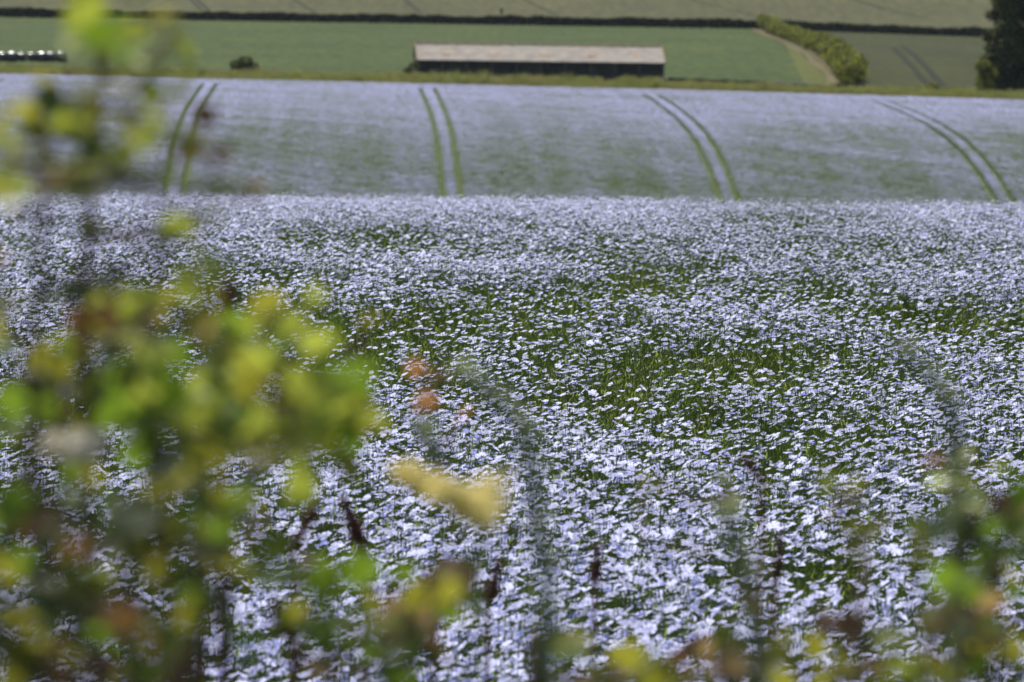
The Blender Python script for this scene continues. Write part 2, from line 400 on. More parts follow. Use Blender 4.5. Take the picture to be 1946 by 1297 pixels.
# the nearest plants, one by one
stem_kinds = []
for i in range(10):
    mb, sp = flax_shape(random.choice([4, 5, 5, 6])); stem_kinds.append((mb.mesh('stem', [M['flax_green']]), sp))
flower_kinds = []
for i in range(8):
    mb = MB(); add_flower(mb, (0, 0, 0), (0, 0, 1), 1.0, 0); flower_kinds.append(mb.mesh('flower', [M['petal'] if i < 7 else M['petal_blue']]))
cand = []
while len(cand) < 300:
    dd = 7.85 + (NEAR0-7.85)*random.random(); xx = random.uniform(-.62, .62)*1.28
    cand.append((xx, dd))
for i, (xx, dd) in enumerate(cand):
    sm, sp = stem_kinds[i % 10]
    t = thing('flax_plant', (xx, dd, float(G(xx, dd)) - .015), 'slender flax plant with open pale blue flowers in the nearest rows at the bottom edge', 'flax plant', 'flax plants nearest the camera', random.uniform(-.6, .6))
    t.rotation_euler[0] = random.gauss(0, .05)
    obj('stem', sm, t)
    for j, (c, n, r) in enumerate(sp):
        f = obj('flower', flower_kinds[(i*3 + j) % 8], t, c); f.scale = (r*1.4, r*1.4, r*1.4)
        f.rotation_euler = n.to_track_quat('Z', 'Y').to_euler()

# ------------------------------------------------------------------ flax across the valley, in small tufts, with wheel tracks left bare
def far_tuft(nf, ng):
    vs, mi = [], []
    def quads(n, s, zlo, zhi, up, m):
        if n == 0: return
        c = np.stack([rng.uniform(-.38, .38, n), rng.uniform(-.38, .38, n), rng.uniform(zlo, zhi, n)], 1)
        nr = rng.normal(size=(n, 3))*.35 + np.array([-.1, .0, 1])*up; nr /= np.linalg.norm(nr, axis=1)[:, None]
        a = np.cross(nr, rng.normal(size=(n, 3))); a /= np.linalg.norm(a, axis=1)[:, None]; b = np.cross(nr, a)
        s = s*(.7 + .6*rng.random(n))[:, None]
        vs.append(np.stack([c-a*s, c-b*s, c+a*s, c+b*s], 1).reshape(-1, 3)); mi.append(np.full(n, m))
    quads(nf, .019, .42, .55, 1.0, 1); quads(ng, .035, .28, .51, .4, 0)
    v = np.concatenate(vs); return mesh_np('flax_tuft', v, np.arange(len(v)).reshape(-1, 4), [M['flax_far'], M['petal_far']], np.concatenate(mi))
LV = [0, 30, 75, 130, 190, 260]
far_protos = [far_tuft(n, 150) for n in LV for _ in range(2)]
def tram_x(d): return -6.4 - .0325*(d-492)
xs, ds = np.meshgrid(np.arange(-74, 74, .6), np.arange(466, 672, .6)); xs = xs.ravel(); ds = ds.ravel()
xs = xs + rng.uniform(-.22, .22, len(xs)); ds = ds + rng.uniform(-.22, .22, len(ds))
ok = (np.abs(xs) < .0945*ds + 5) & (ds < field_edge(xs) + .8*(vnoise(xs*.5, ds*0)-.5))
xs, ds = xs[ok], ds[ok]
off = (xs - tram_x(ds)) % 24.0                                   # distance from the tramline's left wheel
wob = 0
dist = np.minimum(np.minimum(np.abs(off+wob), np.abs(off+wob-24)), np.abs(off+wob-1.95))
inter = ds < field_edge(xs) - 16
head = np.abs(ds - (field_edge(xs) - 13)) < .0
bare = ((off < 2.62) | (off > 23.33)) & inter
xs, ds, dist, off = xs[~bare], ds[~bare], dist[~bare], off[~bare]
ex, ed_ = [], []
for kk in range(-4, 4):                                          # tufts set in rows along the wheel tracks
    dl = np.arange(466, 672, .42)
    for oo, jit in ((-.46, .06), (.88, .05), (1.07, .05), (2.41, .06)):
        dj = dl + rng.uniform(-.15, .15, len(dl)); ex.append(tram_x(dj) + 24*kk + oo + rng.normal(0, jit, len(dl))); ed_.append(dj)
ex = np.concatenate(ex); ed_ = np.concatenate(ed_)
okk = (np.abs(ex) < .0945*ed_ + 5) & (ed_ < field_edge(ex) - 16)
xs = np.concatenate([xs, ex[okk]]); ds = np.concatenate([ds, ed_[okk]]); off = (xs - tram_x(ds)) % 24.0
uu, vv = (ds + .8*xs)/1.28, (xs - .8*ds)/1.28
st = .38*vnoise(vv*.03 + 4, uu*.20) + .42*vnoise(vv*.06 + 40, uu*.62) + .2*vnoise(xs*.7, ds*.7)
lvl = 3.5 + (st - .47)*5.6 + np.clip((ds-505)/80, 0, 1)*.7
lvl += .9*(vnoise(off*1.1 + 8, ds*.02) - .5)*2
lvl += .9*((np.abs(off-20.6) < .45) | (np.abs(off-22.8) < .4))  # paler drill rows beside the wheel tracks
lvl = np.clip(np.round(lvl + rng.normal(0, .45, len(xs))), 0, 5).astype(int)
idx = lvl*2 + rng.integers(0, 2, len(xs))
rot = np.stack([np.zeros(len(xs)), np.zeros(len(xs)), rng.uniform(-.5, .5, len(xs))], 1)
o = scatter('distant_flax', np.stack([xs, ds, G(xs, ds)], 1), rot, rng.uniform(.9, 1.12, len(xs)), idx, far_protos)
tag(o, 'lavender flax crop on the far hillside with paired green wheel tracks', 'flax crop', kind='stuff')

# ------------------------------------------------------------------ rough grass along the far edge of the flax
def grass_tuft(n, h, dry):
    mb = MB()
    for i in range(n):
        a = random.random()*6.28; r = random.random()**.5*.4; x0, y0 = math.cos(a)*r, math.sin(a)*r
        hh = h*random.uniform(.5, 1.15); lx, ly = random.gauss(0, .12), random.gauss(0, .12); w = random.uniform(.010, .022)
        t = random.random()*3.14; c_, s_ = math.cos(t)*w, math.sin(t)*w; mi = 1 if random.random() < dry else 0
        mb.poly(((x0-c_, y0-s_, 0), (x0+c_, y0+s_, 0), (x0+c_*.8+lx*.4, y0+s_*.8+ly*.4, hh*.6), (x0+lx, y0+ly, hh), (x0-c_*.8+lx*.4, y0-s_*.8+ly*.4, hh*.6)), mi)
    return mb.mesh('grass_tuft', [M['grass'], M['grass_dry']])
gp = [grass_tuft(90, random.uniform(.7, 1.2), [.02, .1, .35, .1, .8, .2][i]) for i in range(6)]
n = 26000
xs = rng.uniform(-78, 78, n); e = field_edge(xs)
backd = np.interp(xs, [-78, -9, -4, 20, 24, 60, 78], [26, 22, 16, 16, 22, 48, 52])
ds = e + .5 + rng.random(n)*backd
hs = (.25 + 1.5*fbm(xs*.55, ds*.5)**1.3 + .5*(rng.random(n) < .04))*np.interp(ds-e, [0, 4, 14, 30], [.7, 1.0, 1.0, .5])*np.interp(xs, [-30, -12, 22, 40], [.8, .95, .95, .85])
kind = np.clip((fbm(xs*.3+5, ds*.3)*9 - 1.5 + rng.normal(0, .6, n)), 0, 5).astype(int)
o = scatter('verge_grass', np.stack([xs, ds, G(xs, ds)], 1), np.stack([xs*0, xs*0, rng.uniform(0, 6.28, n)], 1), hs, kind, gp)
tag(o, 'tall yellow-green grass growing along the top edge of the flax field', 'grass', kind='stuff')
# rough grass at the photographer's feet
gp2 = [grass_tuft(40, .45, .2), grass_tuft(40, .6, .3)]
for me in gp2:
    for v in me.vertices: v.co.x *= .35; v.co.y *= .35
n = 2600
xs = rng.uniform(-2.6, 2.6, n); ds = rng.uniform(1.2, 7.9, n)
o = scatter('bank_grass', np.stack([xs, ds, G(xs, ds)], 1), np.stack([xs*0, xs*0, rng.uniform(0, 6.28, n)], 1), rng.uniform(.5, .95, n), rng.integers(0, 2, n), gp2)
tag(o, 'rough grass on the bank below the blurred hedge plants', 'grass', kind='stuff')

# ------------------------------------------------------------------ barn
roofm = plain('fibre_cement_roof', (.315, .282, .246), .85, .2, .9, .22)
roofo = plain('stained_roof_light', (.34, .25, .16), .8, .2, 2, .3)
ridgem = plain('lichen_ridge', (.33, .235, .16), .9, .1, 3, .4)
wallm = plain('dark_cladding', (.034, .033, .036), .75, .3, 1.2, .35)
wallv = [wallm, plain('faded_cladding', (.046, .044, .044), .8, .3, .8, .4), plain('stained_cladding', (.036, .034, .030), .8, .3, 1.6, .5)]
framem = plain('weathered_post', (.10, .095, .085), .8, .2, 3, .3)
bl = onground(794, 671); br = onground(1262, 672.2)
BL = (br - bl).length; yaw = math.atan2(br.y - bl.y, br.x - bl.x)
barn = thing('barn', (bl.x, bl.y, bl.z - .1), 'long low farm building with pale corrugated roof and black walls beyond the flax', 'barn', rz=yaw + math.radians(1.2))
DP, EH, RH = 10.0, 2.62, 4.25
NB = 10; bw = BL/NB
for i in range(NB):                                    # cladding, bay by bay, front and back; corrugated
    for side in (0, 1):
        mb = MB(); rows = [[], []]; nn = 24
        for k in range(nn+1):
            xx = .06 + (bw-.12)*k/nn; yy = (.03 if k % 2 else -.03) + (0 if side == 0 else DP)
            rows[0].append((i*bw+xx, yy, 0)); rows[1].append((i*bw+xx, yy, EH-.12))
        mb.grid(rows); obj('wall_panel', mb.mesh('wall_panel', wallv[(i*7 + side) % 3]), barn)
for i in range(NB+1):
    mb = MB(); w = .10; xx = min(max(i*bw, w), BL-w)
    mb.box(xx-w, xx+w, -.11, .16, 0, EH-.05); obj('post', mb.mesh('post', framem), barn)
for s, xx in ((0, 0), (1, BL)):
    mb = MB(); th = .12
    a = xx - th/2; b = xx + th/2
    pr = [(0.2, 0), (DP-.2, 0), (DP-.2, EH-.1), (DP/2, RH-.1), (.2, EH-.1)]
    mb.poly([(a, y, z) for y, z in pr]); mb.poly([(b, y, z) for y, z in pr][::-1])
    for k in range(5):
        (y0, z0), (y1, z1) = pr[k], pr[(k+1) % 5]; mb.poly([(a, y0, z0), (b, y0, z0), (b, y1, z1), (a, y1, z1)])
    obj('gable_wall', mb.mesh('gable_wall', wallm), barn)
ov = .12
for side in (0, 1):                                    # corrugated roof sheets
    nsh = 26
    for i in range(nsh):
        x0 = -ov + (BL+2*ov)*i/nsh; x1 = -ov + (BL+2*ov)*(i+1)/nsh; mb = MB(); rows = []
        sag = .05*math.sin(i*1.7) * .6
        for t in np.linspace(0, 1, 4):
            yy = (-.45 + t*(DP/2+.45)); zz = EH - .13 + (RH-EH+.13)*t + sag*math.sin(t*3.1)
            if side: yy = DP - yy
            rows.append([(x0 + (x1-x0)*k/14, yy, zz + (.025 if k % 2 else -.025) + (.012 if i % 2 else 0)) for k in range(15)])
        mb.grid(rows); rows2 = [[(p[0], p[1], p[2]-.03) for p in r] for r in rows]; mb.grid(rows2)
        obj('roof_sheet', mb.mesh('roof_sheet', roofm), barn)
mb = MB(); mb.tube([(-ov, DP/2, RH+.02), (BL*.5, DP/2, RH-.02), (BL+ov, DP/2, RH+.02)], .17, 8); obj('ridge_cap', mb.mesh('ridge_cap', ridgem), barn)
for s, xx in ((0, -ov), (1, BL+ov)):
    mb = MB(); mb.tube([(xx, -.47, EH-.11), (xx, DP/2, RH+.06)], .10, 6); mb.tube([(xx, DP+.47, EH-.11), (xx, DP/2, RH+.06)], .10, 6)
    obj('verge_trim', mb.mesh('verge_trim', ridgem), barn)
for px in (850, 942, 1034, 1125, 1213):
    xx = (px-794)/468*BL; mb = MB(); t0, t1 = .34, .52
    f = lambda t: (-.45 + t*(DP/2+.45), EH - .13 + (RH-EH+.13)*t + .075)
    (y0, z0), (y1, z1) = f(t0), f(t1)
    mb.poly([(xx-.45, y0, z0), (xx+.45, y0, z0), (xx+.45, y1, z1), (xx-.45, y1, z1)]); mb.poly([(xx-.45, y0, z0-.05), (xx+.45, y0, z0-.05), (xx+.45, y0, z0), (xx-.45, y0, z0)])
    obj('roof_light', mb.mesh('roof_light', roofo), barn)
mb = MB(); mb.tube([(-.3, -.5, EH-.22), (BL*.5, -.5, EH-.26), (BL+.3, -.5, EH-.22)], .06, 6); obj('gutter', mb.mesh('gutter', framem), barn)

# ------------------------------------------------------------------ wrapped bales
wrap = plain('black_wrap', (.012, .016, .020), .24, .8, 5, .3, .05)
def bale_mesh():
    mb = MB(); n = 20; rows = []
    prof_ = [(-.60, .02), (-.60, .40), (-.57, .52), (-.48, .60), (-.2, .63), (.2, .63), (.48, .60), (.57, .52), (.60, .40), (.60, .02)]
    for xx, r in prof_:
        rows.append([(xx + random.gauss(0, .006), r*math.cos(2*math.pi*k/n)*(1+random.gauss(0, .012)), max(-.54, r*math.sin(2*math.pi*k/n)*(1+random.gauss(0, .012)))) for k in range(n)])
    mb.grid(rows, 0, True); return mb.mesh('bale', wrap, True)
ords = ['with only its end in view at the left edge', 'second from the left edge', 'third from the left edge', 'fourth from the left edge, with the brightest glint', 'fifth from the left edge', 'sixth from the left edge', 'at the right end of the row']
for i, px in enumerate((3, 22, 41, 60, 79, 97, 118)):
    p = onground(px, 676 + .2*i); p.z = at(px, 118, p.y).z + .55
    b = obj('wrapped_bale', bale_mesh(), None, p); b.rotation_euler = (random.uniform(-.15, .15), random.gauss(0, .05), random.gauss(0, .12)); b.scale = [random.uniform(.88, 1.1)]*3
    tag(b, 'shiny black plastic wrapped bale ' + ords[i], 'bale', 'row of wrapped bales in the grass')

# ------------------------------------------------------------------ hedges, bushes, trees
def tree_parts(t, clumps, trunks, leaf, mats, w=None, per=1.0, shell=.5):
    """clumps in the thing's own coordinates -> crown; trunks: list of point lists with radii"""
    pts = np.concatenate([clump_points(*c[:6], int(c[6]*per), shell) for c in clumps])
    obj('crown', leaf_cloud('crown', pts, leaf, mats, w), t)
    for pl, rr in trunks:
        mb = MB(); mb.tube(pl, rr, 6); obj('trunk', mb.mesh('trunk', M['bark'], True), t)
def limb(base, tip, r0, r1, k=4, wob=.1):
    base, tip = Vector(base), Vector(tip); L_ = (tip-base).length
    pl = [base.lerp(tip, i/k) + Vector((random.gauss(0, wob*L_*.2), random.gauss(0, wob*L_*.2), 0))*(0 < i < k) for i in range(k+1)]
    return pl, [r0 + (r1-r0)*i/k for i in range(k+1)]
# bush standing alone by the flax edge
p = onground(465, 668)
t = thing('bush', p + Vector((0, -3, .25)), 'lone dark round bush in the grass between the bales and the barn', 'bush', 'bushes by the far edge of the flax')
tree_parts(t, [(-.9, 0, 1.35, .85, .8, .65, 420), (.15, .1, 1.75, .95, .9, .7, 560), (1.15, 0, 1.15, .7, .7, .6, 330), (.0, -.2, 1.1, .9, .6, .5, 250)],
           [limb((0, 0, -.1), (.1, 0, 1.7), .1, .03), limb((-.1, 0, 0), (-.9, 0, 1.3), .07, .02), limb((.2, 0, 0), (1.15, 0, 1.1), .07, .02)], .13, [M['hedge_dark'], M['bush_yellow'], M['hedge_mid']], [.62, .16, .22])
p = onground(783, 668)
t = thing('bush', p, 'dark green bush against the left end of the barn', 'bush', 'bushes by the far edge of the flax')
tree_parts(t, [(.2, 0, 1.3, .75, .7, 1.1, 420), (-.5, -.2, .9, .6, .6, .7, 260)], [limb((0, 0, -.1), (.1, 0, 1.5), .08, .03), limb((0, 0, 0), (-.5, 0, 1.0), .05, .02)], .13, [M['hedge_dark'], M['hedge_mid']], [.6, .4])
p = onground(1772, 646)
t = thing('bush', p, 'small yellow-green bush in front of the dark crop with tramlines', 'bush', 'bushes by the far edge of the flax')
tree_parts(t, [(0, 0, .9, .85, .7, .55, 330), (-1.1, .1, .6, .9, .6, .4, 220), (.35, -.2, .7, .5, .4, .4, 120)], [limb((0, 0, -.1), (.1, 0, 1.), .06, .02), limb((-.3, 0, 0), (-1., 0, .6), .05, .02)], .12, [M['bush_yellow'], M['hedge_mid'], M['hedge_dark']], [.55, .3, .15])
# bright shrub at the foot of the conifers
p = onground(1870, 643)
t = thing('shrub', p, 'bright yellow-topped shrub at the foot of the tall dark tree', 'shrub')
tree_parts(t, [(-.1, 0, 3.4, 1.0, .9, .75, 620), (.6, -.2, 2.6, .9, .8, .9, 420), (-.4, 0, 1.7, .6, .7, 1.2, 300), (.6, 0, 1.2, .7, .6, 1.0, 260)],
           [limb((0, 0, -.1), (0, 0, 3.2), .12, .04), limb((.1, 0, .2), (.7, 0, 2.5), .08, .03)], .15, [M['bush_yellow'], M['hedge_mid'], M['hedge_dark']], [.5, .32, .18])
# tall dark trees on the right
def conifer(px, d, h, rad, label, n, lo=.2, lean=0):
    p = onground(px, d); t = thing('conifer_tree', p, label, 'tree', 'tall dark trees at the right edge')
    cl = []
    for i in range(120):
        f = random.random()**.9; z = f*(h-1.5) + .6
        rr = rad*(1 - .72*f)*random.uniform(.55, 1.0); a = random.random()*6.28
        s = random.uniform(.55, 1.35)*(1.2 - .45*f)
        cl.append((math.cos(a)*rr, math.sin(a)*rr, z, s*1.25, s*1.25, s*.75, n))
        cl.append((math.cos(a)*rr*.6, math.sin(a)*rr*.6, z + .3, s, s, s*.7, n*.5))
    for i in range(34):
        a = random.random()*6.28; rr = rad*random.uniform(.55, 1.0); s = random.uniform(.7, 1.2)
        cl.append((math.cos(a)*rr, math.sin(a)*rr, random.uniform(.4, 5.0), s*1.2, s*1.2, s, n))
    tr = [limb((0, 0, -.2), (lean, 0, h*.97), .38, .05, 6, .02)]
    for i in range(16):
        z = h*(.08 + .8*i/16); a = random.random()*6.28; rr = rad*(1-.7*i/16)*.8
        tr.append(limb((0, 0, z), (math.cos(a)*rr, math.sin(a)*rr, z+.2), .07, .02, 3))
    pts = np.concatenate([clump_points(*c[:6], int(c[6]), .3) for c in cl]); pts = pts[pts[:, 2] > .25]
    obj('crown', leaf_cloud('crown', pts, .26, [M['tree_dark'], M['hedge_dark'], M['hedge_mid']], [.6, .22, .18]), t)
    for k, (pl, rr) in enumerate(tr):
        mb = MB(); mb.tube(pl, rr, 6); obj('trunk' if k == 0 else 'limb', mb.mesh('trunk', M['bark'], True), t)
conifer(1924, 653, 23, 3.9, 'tall dark tree, nearer to the picture centre of the pair at the right edge', 260)
conifer(2010, 651, 22, 4.2, 'tall dark tree half cut off by the right edge of the picture', 260)
# receding hedge beside the track
t = thing('hedge', hb[0], 'thick rounded green hedge running back beside the dirt track', 'hedge')
ycs = []; yy = hb[0].y + 1
while yy < hb[-1].y + 30:
    ycs.append(yy); yy += 5.5 + (yy-660)*.012
for i, yy in enumerate(ycs):
    cx = hx(yy) + .1 + random.uniform(-.4, .4); gz = float(G(cx, yy)); hh = random.uniform(2.1, 3.4)*(1.0 if yy < 900 else .85)
    o0 = Vector((cx, yy, gz)) - hb[0]
    pts = np.concatenate([clump_points(o0.x, o0.y, o0.z + hh*.52, random.uniform(1.35, 1.8), 3.2, hh*.52, 900, .35), clump_points(o0.x + random.uniform(-.7, .7), o0.y + 1.5, o0.z + hh*.75, 1.4, 2.0, hh*.33, 420, .6)])
    pts = pts[pts[:, 2] > o0.z - .1]
    obj('bush_crown', leaf_cloud('bush_crown', pts, .23, [M['hedge_mid'], M['bush_yellow'], M['hedge_dark']], [.5, .36, .14]), t)
    mb = MB(); mb.tube(*limb(o0 + Vector((-.6, -.6, 0)), o0 + Vector((0, 0, hh*.7)), .1, .03), 5); obj('trunk', mb.mesh('trunk', M['bark']), t)
# field hedge across the back, left and right of the receding hedge
def hedgerow(x0, x1, d0, d1, label, h0, n):
    org = Vector((x0, d0, float(G(x0, d0)))); t = thing('hedgerow', org, label, 'hedge', 'field hedges across the back')
    xs = rng.uniform(x0, x1, n); k = (xs-x0)/(x1-x0); yy = d0 + (d1-d0)*k
    top = h0*(.72 + .6*fbm(xs*.16 + h0*3, xs*0 + 7) + .15*vnoise(xs*.9, xs*0))
    zz = top*rng.random(n)**.7
    pts = np.stack([xs - org.x, yy + rng.uniform(-.9, .9, n)*(1-.5*zz/top) - org.y, G(xs, yy) + zz - org.z], 1)
    obj('foliage', leaf_cloud('foliage', pts, .26, [M['hedge_dark'], M['hedge_mid']], [.74, .26], .1), t)
    mb = MB()
    for xx in np.arange(x0+1, x1, 2.2):
        kk = (xx-x0)/(x1-x0); a = Vector((xx, d0+(d1-d0)*kk, float(G(xx, d0+(d1-d0)*kk)))) - org
        mb.tube([a - Vector((0, 0, .1)), a + Vector((random.uniform(-.3, .3), 0, h0*.7))], [.07, .03], 4)
    o = obj('stems', mb.mesh('stems', M['bark']), t); o['kind'] = 'stuff'
hedgerow(-135, 53, 1106, 1104, 'long dark field hedge across the back above the green field', 1.5, 60000)
hedgerow(52, 135, 1098, 1015, 'dark field hedge at the back right above the dark crop', 1.45, 28000)
# low dry wall between the verge and the green field
a, b = hit(1264, 157), hit(1642, 171)
a = onground(1264, 668); b = onground(1642, 652)
t = thing('stone_wall', a, 'low dark field wall with pale stones along its top right of the barn', 'wall')
stone = [plain('dark_stone', (.06, .06, .05), .9, .1, 3, .5), plain('pale_stone', (.38, .36, .32), .9, .1, 3, .3)]
mbs = MB(); L_ = (b-a).length; u = (b-a).normalized(); kx = 0.0; 
while kx < L_:
    w = random.uniform(.3, .6)
    for lev in range(3):
        q = a + u*(kx + random.uniform(-.1, .1)); hz = float(G(q.x, q.y)) - a.z + lev*.28
        mbs.box(q.x-a.x-w*.48, q.x-a.x+w*.48, q.y-a.y-.22, q.y-a.y+.22+random.uniform(-.05, .05), hz-.05, hz+random.uniform(.2, .3), 1 if (lev == 2 and fbm(np.array([kx*.25]), np.array([4.]))[0] > .5) else 0)
    kx += w
o = obj('stones', mbs.mesh('stones', stone), t); o['kind'] = 'stuff'
# marker post in the pale field
p = onground(951, 1118); t = thing('marker_post', p, 'thin dark post standing above the back hedge', 'post')
mb = MB(); mb.box(-.12, .12, -.12, .12, 0, 2.9); mb.box(-.14, .14, -.14, .14, 2.9, 3.0); obj('shaft', mb.mesh('shaft', M['bark']), t)
mb = MB(); mb.box(-.3, .3, -.16, -.125, 2.2, 2.75); obj('plate', mb.mesh('plate', M['bark']), t)
# wheel tracks in the other crops
def tram(name, pix, wd, mat, d0):
    pl = [hit(*q, d0=d0) for q in pix]; rows = []
    for i, q in enumerate(pl):
        rows.append([(q.x-wd/2, q.y, float(G(q.x-wd/2, q.y))+.11), (q.x+wd/2, q.y, float(G(q.x+wd/2, q.y))+.11)])
    mb = MB()
    fine = []
    for i in range(len(rows)-1):
        for k in np.linspace(0, 1, 8, endpoint=False):
            y = rows[i][0][1]*(1-k) + rows[i+1][0][1]*k; xa = rows[i][0][0]*(1-k) + rows[i+1][0][0]*k
            fine.append([(xa, y, float(G(xa, y))+.11), (xa+wd, y, float(G(xa+wd, y))+.11)])
    mb.grid(fine); o = obj(name, mb.mesh(name, mat)); o['kind'] = 'structure'
tram('wheel_track', [(1795, 172), (1772, 142), (1745, 112), (1712, 86)], .9, M['tramline_dark'], 655)
tram('wheel_track', [(1768, 172), (1748, 145), (1722, 115), (1695, 89)], .8, M['tramline_dark'], 655)
for q in ([(385, 22), (362, 0), (350, -15)], [(398, 22), (374, 0), (360, -15)], [(600, 26), (560, 0), (545, -15)], [(800, 26), (770, 0), (760, -15)], [(1060, 30), (1000, 2), (980, -15)], [(1445, 32), (1330, 5), (1280, -10)], [(1760, 36), (1640, 6), (1600, -8)]):
    tram('wheel_track', q, .7, M['tramline_dark'], 1112)

# ------------------------------------------------------------------ blurred hedge plants close to the camera
random.seed(21); rng = np.random.default_rng(21)
LM = {'y': leafmat('leaf_yellow_green', (.18, .22, .035), .6, .3, (.30, .34, .045)),
      'g': leafmat('leaf_green', (.085, .145, .02), .55, .25, (.15, .235, .02)),
      'o': leafmat('leaf_olive', (.17, .18, .03), .55, .25, (.30, .29, .03)),
      'd': leafmat('leaf_dark', (.040, .055, .016), .35, .3, (.06, .085, .016)),
      't': leafmat('leaf_tan', (.27, .19, .09), .5, .2, (.36, .24, .10)),
      'r': leafmat('leaf_orange', (.30, .15, .05), .5, .2, (.42, .20, .06)),
      'b': leafmat('leaf_brown', (.11, .065, .03), .4, .3, (.16, .09, .03)),
      'p': leafmat('leaf_pale', (.36, .40, .20), .5, .2, (.45, .50, .22), .3, .6),
      's': leafmat('leaf_grey_green', (.13, .16, .09), .35, .25, (.16, .20, .09)),
      'c': leafmat('cream_flower', (.84, .78, .46), .7, .12, (.92, .86, .52)),
      'w': leafmat('white_flower', (.75, .70, .58), .4, .12, None)}
twigm = plain('twig', (.075, .050, .035), .8, .2, 40, .4)
redm = leafmat('dock_seed', (.13, .045, .028), .35, .35, (.20, .06, .03))
greym = leafmat('grey_stem', (.20, .235, .14), .6, .2, (.30, .35, .19))
def leaf_mesh(mat, kind):
    """a lobed leaf of unit length along +Y, folded along its midrib"""
    if kind == 0: o_ = [(0, 0), (.10, .10), (.34, .28), (.24, .42), (.38, .62), (.22, .72), (.14, .92), (0, 1)]
    elif kind == 1: o_ = [(0, 0), (.16, .10), (.30, .30), (.34, .50), (.27, .72), (.13, .90), (0, 1)]
    else: o_ = [(0, 0), (.12, .08), (.40, .22), (.30, .36), (.46, .55), (.25, .62), (.30, .80), (.10, .84), (0, 1)]
    mb = MB()
    for s in (-1, 1):
        for i in range(len(o_)-1):
            (x0, y0), (x1, y1) = o_[i], o_[i+1]
            z = lambda x, y: abs(x)*.28 - .18*(y-.4)**2
            q = [(0, y0, z(0, y0)), (s*x0, y0, z(x0, y0)), (s*x1, y1, z(x1, y1)), (0, y1, z(0, y1))]
            qq = [q[0]] + [c for c in q[1:] if (Vector(c)-Vector(q[0])).length > 1e-6]
            uq = []
            for c in qq:
                if all((Vector(c)-Vector(e)).length > 1e-6 for e in uq): uq.append(c)
            if len(uq) > 2: mb.poly(uq if s > 0 else uq[::-1])
    return mb.mesh('leaf', mat)
LMESH = {k: [leaf_mesh(m_, i) for i in range(3)] for k, m_ in LM.items()}
twig_mesh_cache = {}
def twig(parent, a, b, r):
    mb = MB(); mid = (a+b)/2 + Vector((random.gauss(0, .05), random.gauss(0, .05), -.06))*(b-a).length
    mb.tube([a, mid, b], [r, r*.8, r*.55], 4); obj('twig', mb.mesh('twig', twigm), parent)
def shrub(name, rootpx, d, label, cat, stems, blobs, rs=.004, dj=.35, group=None):
    """stems: pixel polylines from the ground up; blobs: (px, py, size px, colour key, leaves)"""
    root = onground(rootpx, d); t = thing(name, root, label, cat, group)
    nodes = []
    for st_ in stems:
        dd = d + random.uniform(-dj, dj)*.5
        foot = onground(st_[0][0], dd)
        foot = Vector((foot.x*.6 + root.x*.4, foot.y, foot.z))
        pl = [foot] + [at(px, py, dd) for px, py in st_]
        full = []
        for i in range(len(pl)-1):
            k = max(2, int((pl[i+1]-pl[i]).length/.03))
            for j in range(k): full.append(pl[i].lerp(pl[i+1], j/k))
        full.append(pl[-1])
        loc = [p - root for p in full]; n_ = len(loc)
        mb = MB(); mb.tube(loc, [rs*(1.4 - 1.05*i/n_) for i in range(n_)], 6)
        obj('stem', mb.mesh('stem', twigm, True), t); nodes += full
    for px, py, s, key, nl in sorted(blobs, key=lambda b: -b[1]):
        dd = d + random.uniform(-dj, dj); c = at(px, py, dd)
        best = min(nodes, key=lambda q: (q-c).length + (.12 if q.z > c.z + .005 else 0))
        twig(t, best - root, c - root, .0015)
        nodes.append(c)
        for i in range(nl + (2 if nl > 1 and key != 'd' else 1 if nl > 1 else 0)):
            ln = s*P*dd*random.uniform(.8, 1.2)*1.12
            dr = Vector((random.gauss(0, 1), random.gauss(0, .7), random.gauss(.1, .8))).normalized()
            lf = obj('leaf', LMESH[key][random.randrange(3)], t)
            st0 = c - dr*ln*.5 + Vector((random.gauss(0, 1), random.gauss(0, 1), random.gauss(0, 1)))*ln*(.12 if nl == 1 else .5)
            lf.location = st0 - root; lf.scale = (ln*1.15, ln, ln)
            q = dr.to_track_quat('Y', 'Z') @ Matrix.Rotation(random.uniform(-1.2, 1.2), 3, 'Y').to_quaternion()
            lf.rotation_euler = q.to_euler()
    return t
